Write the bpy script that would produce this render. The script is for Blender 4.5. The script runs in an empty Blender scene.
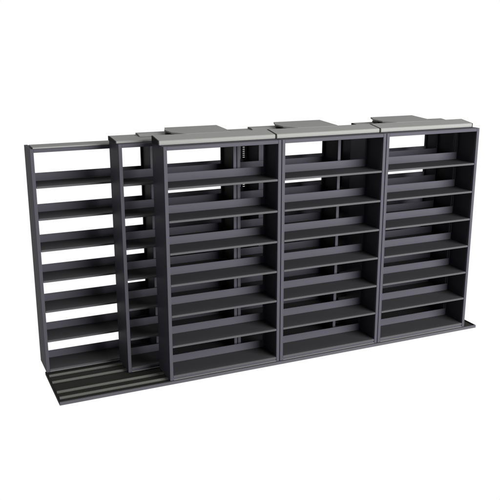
import bpy, bmesh, math
from mathutils import Vector

S = bpy.context.scene
C = S.collection

# ------------------------------------------------------------------ materials
def paint(name, col, rough=0.55, spec=0.03, grain=0.06, scale=60.0, bump=0.02):
    """powder-coated sheet steel: base colour with a faint procedural mottling"""
    m = bpy.data.materials.new(name); m.use_nodes = True
    nt = m.node_tree; n = nt.nodes; l = nt.links
    b = n['Principled BSDF']
    tc = n.new('ShaderNodeTexCoord')
    no = n.new('ShaderNodeTexNoise'); no.inputs['Scale'].default_value = scale; no.inputs['Detail'].default_value = 4
    mr = n.new('ShaderNodeMapRange')
    mr.inputs['To Min'].default_value = 1 - grain; mr.inputs['To Max'].default_value = 1 + grain
    mx = n.new('ShaderNodeVectorMath'); mx.operation = 'SCALE'; mx.inputs[0].default_value = col
    l.new(tc.outputs['Object'], no.inputs['Vector'])
    l.new(no.outputs['Fac'], mr.inputs['Value'])
    l.new(mr.outputs['Result'], mx.inputs['Scale'])
    l.new(mx.outputs['Vector'], b.inputs['Base Color'])
    rr = n.new('ShaderNodeMapRange'); rr.inputs['To Min'].default_value = rough - .06; rr.inputs['To Max'].default_value = rough + .06
    l.new(no.outputs['Fac'], rr.inputs['Value']); l.new(rr.outputs['Result'], b.inputs['Roughness'])
    b.inputs['Specular IOR Level'].default_value = spec
    n2 = n.new('ShaderNodeTexNoise'); n2.inputs['Scale'].default_value = 900; n2.inputs['Detail'].default_value = 2
    bp = n.new('ShaderNodeBump'); bp.inputs['Strength'].default_value = bump; bp.inputs['Distance'].default_value = .002
    l.new(tc.outputs['Object'], n2.inputs['Vector']); l.new(n2.outputs['Fac'], bp.inputs['Height'])
    l.new(bp.outputs['Normal'], b.inputs['Normal'])
    return m

M_STEEL = paint('charcoal_powder_coat', (.0142, .0138, .0172))
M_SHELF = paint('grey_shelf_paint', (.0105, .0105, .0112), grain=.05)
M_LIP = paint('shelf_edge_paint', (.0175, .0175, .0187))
M_TOP = paint('light_grey_canopy_paint', (.058, .0585, .0562), rough=.6, grain=.025, scale=14, bump=.004)
M_DECK = paint('deck_paint', (.0042, .0042, .0039), rough=.6)
M_TRIM = paint('deck_trim_paint', (.0185, .018, .0205))
M_RAIL = paint('rail_steel', (.0235, .0235, .0220), rough=.5, spec=.05)
M_NOSE = paint('bright_nosing', (.034, .034, .034))
M_BLACK = paint('black_rubber', (.0015, .0015, .0015), rough=.7, spec=.05)

# ------------------------------------------------------------------ mesh helpers
def box(bm, x0, x1, y0, y1, z0, z1):
    v = [bm.verts.new((x, y, z)) for z in (z0, z1) for y in (y0, y1) for x in (x0, x1)]
    for f in ((0, 2, 3, 1), (4, 5, 7, 6), (0, 1, 5, 4), (2, 6, 7, 3), (0, 4, 6, 2), (1, 3, 7, 5)):
        bm.faces.new([v[i] for i in f])

def prism(bm, prof, x0, x1):
    """closed (y, z) profile swept along X"""
    a = [bm.verts.new((x0, y, z)) for y, z in prof]; b = [bm.verts.new((x1, y, z)) for y, z in prof]
    n = len(prof)
    bm.faces.new(a); bm.faces.new(b[::-1])
    for i in range(n):
        bm.faces.new((a[i], b[i], b[(i + 1) % n], a[(i + 1) % n]))

def obj(name, bm, mat, parent=None, bev=.0012, seg=1):
    bmesh.ops.recalc_face_normals(bm, faces=bm.faces)
    if bev:
        bmesh.ops.bevel(bm, geom=[e for e in bm.edges if len(e.link_faces) == 2 and e.calc_face_angle(0) > .5],
                        offset=bev, segments=seg, affect='EDGES', clamp_overlap=True)
    me = bpy.data.meshes.new(name); bm.to_mesh(me); bm.free()
    me.materials.append(mat)
    o = bpy.data.objects.new(name, me); C.objects.link(o)
    if parent: o.parent = parent
    return o

def thing(name, label, cat, loc=(0, 0, 0), group=None):
    o = bpy.data.objects.new(name, None); C.objects.link(o); o.location = loc
    o.empty_display_size = .1
    o['label'] = label; o['category'] = cat
    if group: o['group'] = group
    return o

# ------------------------------------------------------------------ dimensions
W = .908          # width of one bay
PITCH = .914
D = .262          # depth of one bay
POST = .0255
LEVEL0, STEP, NSH = .028, .2375, 7
GROUP = 'shelving bays on the sliding track base'

def make_bay(label, H, base, lid, level0=LEVEL0):
    """x 0..W, y 0..D (front at 0), z from base to H"""
    t = thing('shelving_bay', label, 'shelving', group=GROUP)
    for s in (0, 1):
        bm = bmesh.new()
        x0, x1 = (0, .0105) if s == 0 else (W - .0105, W)
        box(bm, x0, x1, .0125, D - .0125, base, H - .0005)
        sp = obj('side_panel', bm, M_STEEL, t)
        px0, px1 = (0, POST) if s == 0 else (W - POST, W)
        for nm, y0, y1 in (('front_post', 0, .012), ('rear_post', D - .012, D)):
            bm = bmesh.new(); box(bm, px0, px1, y0, y1, base, H)
            # folded return lip of the post
            rx0, rx1 = (POST - .003, POST) if s == 0 else (W - POST, W - POST + .003)
            ry0, ry1 = (y1 + .0002, y1 + .010) if nm == 'front_post' else (y0 - .010, y0 - .0002)
            box(bm, rx0, rx1, ry0, ry1, base, H)
            obj(nm, bm, M_STEEL, sp)
    bm = bmesh.new()                                    # header across the top front and rear
    box(bm, POST + .0005, W - POST - .0005, .0015, .014, H - .027, H - .001)
    obj('header', bm, M_STEEL, t)
    bm = bmesh.new(); box(bm, .011, W - .011, .0145, D - .0145, H - .004, H - .0015)
    obj('top_panel', bm, M_STEEL, t)
    for k in range(NSH):
        z = level0 + k * STEP
        bm = bmesh.new()
        box(bm, .0115, W - .0115, .0145, D - .0145, z - .004, z)
        sh = obj('shelf', bm, M_SHELF, t, bev=0)
        bm = bmesh.new(); box(bm, POST + .0008, W - POST - .0008, .001, .0142, z - .0145, z + .0006)
        obj('shelf_lip', bm, M_LIP, sh, bev=.0022, seg=2)
        bm = bmesh.new(); box(bm, POST + .001, W - POST - .001, D - .026, D - .022, z + .0006, z + .062)
        obj('back_stop', bm, M_STEEL, sh)
    bm = bmesh.new()                                    # kick plate under the bottom shelf, bright carriage lip below it
    box(bm, POST + .0005, W - POST - .0005, .006, .012, base + .0075, level0 - .0165)
    obj('kick_plate', bm, M_STEEL, t, bev=0)
    bm = bmesh.new(); box(bm, POST + .0007, W - POST - .0007, -.001, .013, base + .001, base + .0070)
    obj('carriage_lip', bm, M_NOSE, t, bev=.0012)
    lid(t, H)
    return t

def end_caps(c, prof, x0, x1):
    for a, b in ((x0 - .006, x0), (x1, x1 + .006)):
        bm = bmesh.new(); prism(bm, prof, a, b); obj('end_cap', bm, M_BLACK, c, bev=0)

def lid_front(t, H):
    bm = bmesh.new()
    prism(bm, [(.085, H + .0005), (.085, H + .0285), (.090, H + .0315), (.238, H + .0530), (.238, H + .0005)], -.003, .8985)
    c = obj('canopy', bm, M_TOP, t, bev=.0025, seg=2)
    bm = bmesh.new()                                    # anti-tip arm reaching back over the next row
    top = [(.245, .228, .0526), (.235, .240, .0542), (.168, .325, .0575), (.150, .43, .063), (.185, .53, .069), (.605, .53, .069), (.605, .240, .0542), (.605, .228, .0526)]
    a = [bm.verts.new((x, y, H + z)) for x, y, z in top]; b_ = [bm.verts.new((x, y, H + z - .011)) for x, y, z in top]
    bm.faces.new(a); bm.faces.new(b_[::-1])
    for i in range(8): bm.faces.new((a[i], b_[i], b_[(i + 1) % 8], a[(i + 1) % 8]))
    obj('overhead_arm', bm, M_TOP, c, bev=0)
    end_caps(c, [(.0852, H + .0007), (.0852, H + .0280), (.090, H + .0308), (.2378, H + .0523), (.2378, H + .0007)], -.0032, .8987)

def lid_mid(t, H):
    bm = bmesh.new()
    prism(bm, [(.045, H + .0005), (.045, H + .014), (.050, H + .0165), (.25, H + .033), (.25, H + .0005)], -.003, .905)
    c = obj('canopy', bm, M_TOP, t, bev=.0025, seg=2)
    bm = bmesh.new()
    prism(bm, [(.14, H + .0262), (.19, H + .0425), (.255, H + .0445), (.255, H + .0005), (.2505, H + .0005), (.2505, H + .0335)], .20, .61)
    obj('overhead_arm', bm, M_TOP, c, bev=.001)
    end_caps(c, [(.0452, H + .0007), (.0452, H + .0135), (.050, H + .0160), (.2498, H + .0325), (.2498, H + .0007)], -.0032, .9052)

def lid_back(t, H):
    bm = bmesh.new()
    prism(bm, [(.002, H + .0006), (.001, H + .004), (.006, H + .010), (.03, H + .011), (.17, H + .011), (.172, H + .0006)], .022, W - .022)
    obj('top_cover', bm, M_TOP, t, bev=.001)

def dup(root, loc, label):
    r = root.copy(); C.objects.link(r); r.location = loc; r['label'] = label
    for ch in root.children:
        c = ch.copy(); C.objects.link(c); c.parent = r
        for g in ch.children:
            d = g.copy(); C.objects.link(d); d.parent = c
    return r

# ------------------------------------------------------------------ the ten bays
zd = -.011       # top of the deck
front0 = make_bay('leftmost bay of the front row, seven shelves, its dark left side showing beside the rails', 1.744, zd + .003, lid_front)
front0.location = (0, 0, 0)
dup(front0, (PITCH, 0, 0), 'middle bay of the three in the front row, between its two neighbours')
dup(front0, (2 * PITCH, 0, 0), 'rightmost bay of the front row, by the short right end of the track base')

Y1 = .2785
mid0 = make_bay('leftmost middle row bay, its left part showing between the back and front rows', 1.744, zd + .003, lid_mid)
mid0.location = (-.242, Y1, -.003)
dup(mid0, (-.242 + PITCH, Y1, -.003), 'second middle row bay from the left, seen through the open backs of the front row')
dup(mid0, (1.832, Y1, -.003), 'rightmost middle row bay, mostly hidden behind the rightmost bay of the front row')

Y2 = .541
BP = .9065
back0 = make_bay('leftmost bay of the back row, fully exposed behind the empty rails, with flat top', 1.705, zd - .001, lid_back, level0=.0075)
back0.location = (-.8145, Y2, 0)
b2 = dup(back0, (-.8145 + BP, Y2, 0), 'second back row bay from the left, with slotted strip, behind the leftmost front bay')
dup(back0, (-.8145 + 2 * BP, Y2, 0), 'third back row bay from the left, behind the middle bay of the front row')
dup(back0, (-.8145 + 3 * BP, Y2, 0), 'rightmost bay of the back row, farthest behind the front rightmost bay')
# slotted strip at the rear right of the second back bay
bm = bmesh.new()
x0, x1, ya, yb = W - .076, W - POST - .001, D - .008, D - .004
box(bm, x0, x0 + .021, ya, yb, .02, 1.69); box(bm, x1 - .009, x1, ya, yb, .02, 1.69)
z = .02
while z < 1.68:
    box(bm, x0 + .021, x1 - .009, ya, yb, z, z + .0128); z += .0165
obj('slotted_strip', bm, M_STEEL, b2, bev=0)

# ------------------------------------------------------------------ the track base
XL, XR, YF, YB = -.8225, 2.862, -.0085, .562
deck = thing('track_base', 'long low dark track base with four rails that carries the shelving bays', 'track base')
bm = bmesh.new(); box(bm, XL + .013, XR - .013, YF + .013, YB, zd - .022, zd - .006)
obj('deck', bm, M_DECK, deck)
bm = bmesh.new(); box(bm, XL, XR, YF, YF + .0125, zd - .0245, zd)
obj('front_trim', bm, M_TRIM, deck, bev=.002, seg=2)
bm = bmesh.new(); box(bm, -.785, 2.815, YB + .001, .802, zd - .0225, zd - .003)
obj('rear_plinth', bm, M_TRIM, deck)
for x0, x1 in ((XL, XL + .0125), (XR - .0125, XR)):
    bm = bmesh.new(); box(bm, x0, x1, YF + .013, YB, zd - .0245, zd)
    obj('end_cap', bm, M_BLACK, deck)
for y in (.068, .170, .350, .474):
    bm = bmesh.new()
    zb = zd - .0058
    prism(bm, [(y - .015, zb), (y - .015, zb + .003), (y - .0065, zb + .0045), (y - .0065, zb + .011), (y - .003, zb + .011), (y - .003, zb + .006),
               (y + .003, zb + .006), (y + .003, zb + .011), (y + .0065, zb + .011), (y + .0065, zb + .0045), (y + .015, zb + .003), (y + .015, zb)], XL + .014, XR - .13)
    obj('rail', bm, M_RAIL, deck, bev=0)

# ------------------------------------------------------------------ light
w = bpy.data.worlds.new('World'); S.world = w; w.use_nodes = True
w.node_tree.nodes['Background'].inputs['Color'].default_value = (1, 1, 1, 1)
w.node_tree.nodes['Background'].inputs['Strength'].default_value = 1.0

def area(name, az, el, dist, size, power, tgt=(1.0, .3, .9)):
    L = bpy.data.lights.new(name, 'AREA'); L.shape = 'DISK'; L.size = size; L.energy = power
    o = bpy.data.objects.new(name, L); C.objects.link(o)
    a, e = math.radians(az), math.radians(el)
    d = Vector((math.sin(a) * math.cos(e), -math.cos(a) * math.cos(e), math.sin(e)))
    o.location = Vector(tgt) + d * dist
    o.rotation_euler = d.to_track_quat('Z', 'Y').to_euler()
    return o
area('studio_softbox', 27, 13, 9.0, 7.0, 7900)
area('overhead_fill', -60, 68, 8.0, 3.0, 560)

# ------------------------------------------------------------------ camera (solved from the photograph)
cam = bpy.data.cameras.new('Camera'); co = bpy.data.objects.new('Camera', cam); C.objects.link(co)
yw, pt, rl = 0.42325752, -0.27180124, -0.0001
F = Vector((math.sin(yw) * math.cos(pt), math.cos(yw) * math.cos(pt), math.sin(pt)))
co.location = (-1.64213, -5.09524, 2.49283)
co.rotation_euler = (-F).to_track_quat('Z', 'Y').to_euler()
cam.sensor_width = 36; cam.lens = 36 * 775.263 / 500
cam.clip_end = 200
S.camera = co

S.view_settings.view_transform = 'Standard'; S.view_settings.look = 'None'
S.view_settings.exposure = 0; S.view_settings.gamma = 1
S.render.engine = 'CYCLES'
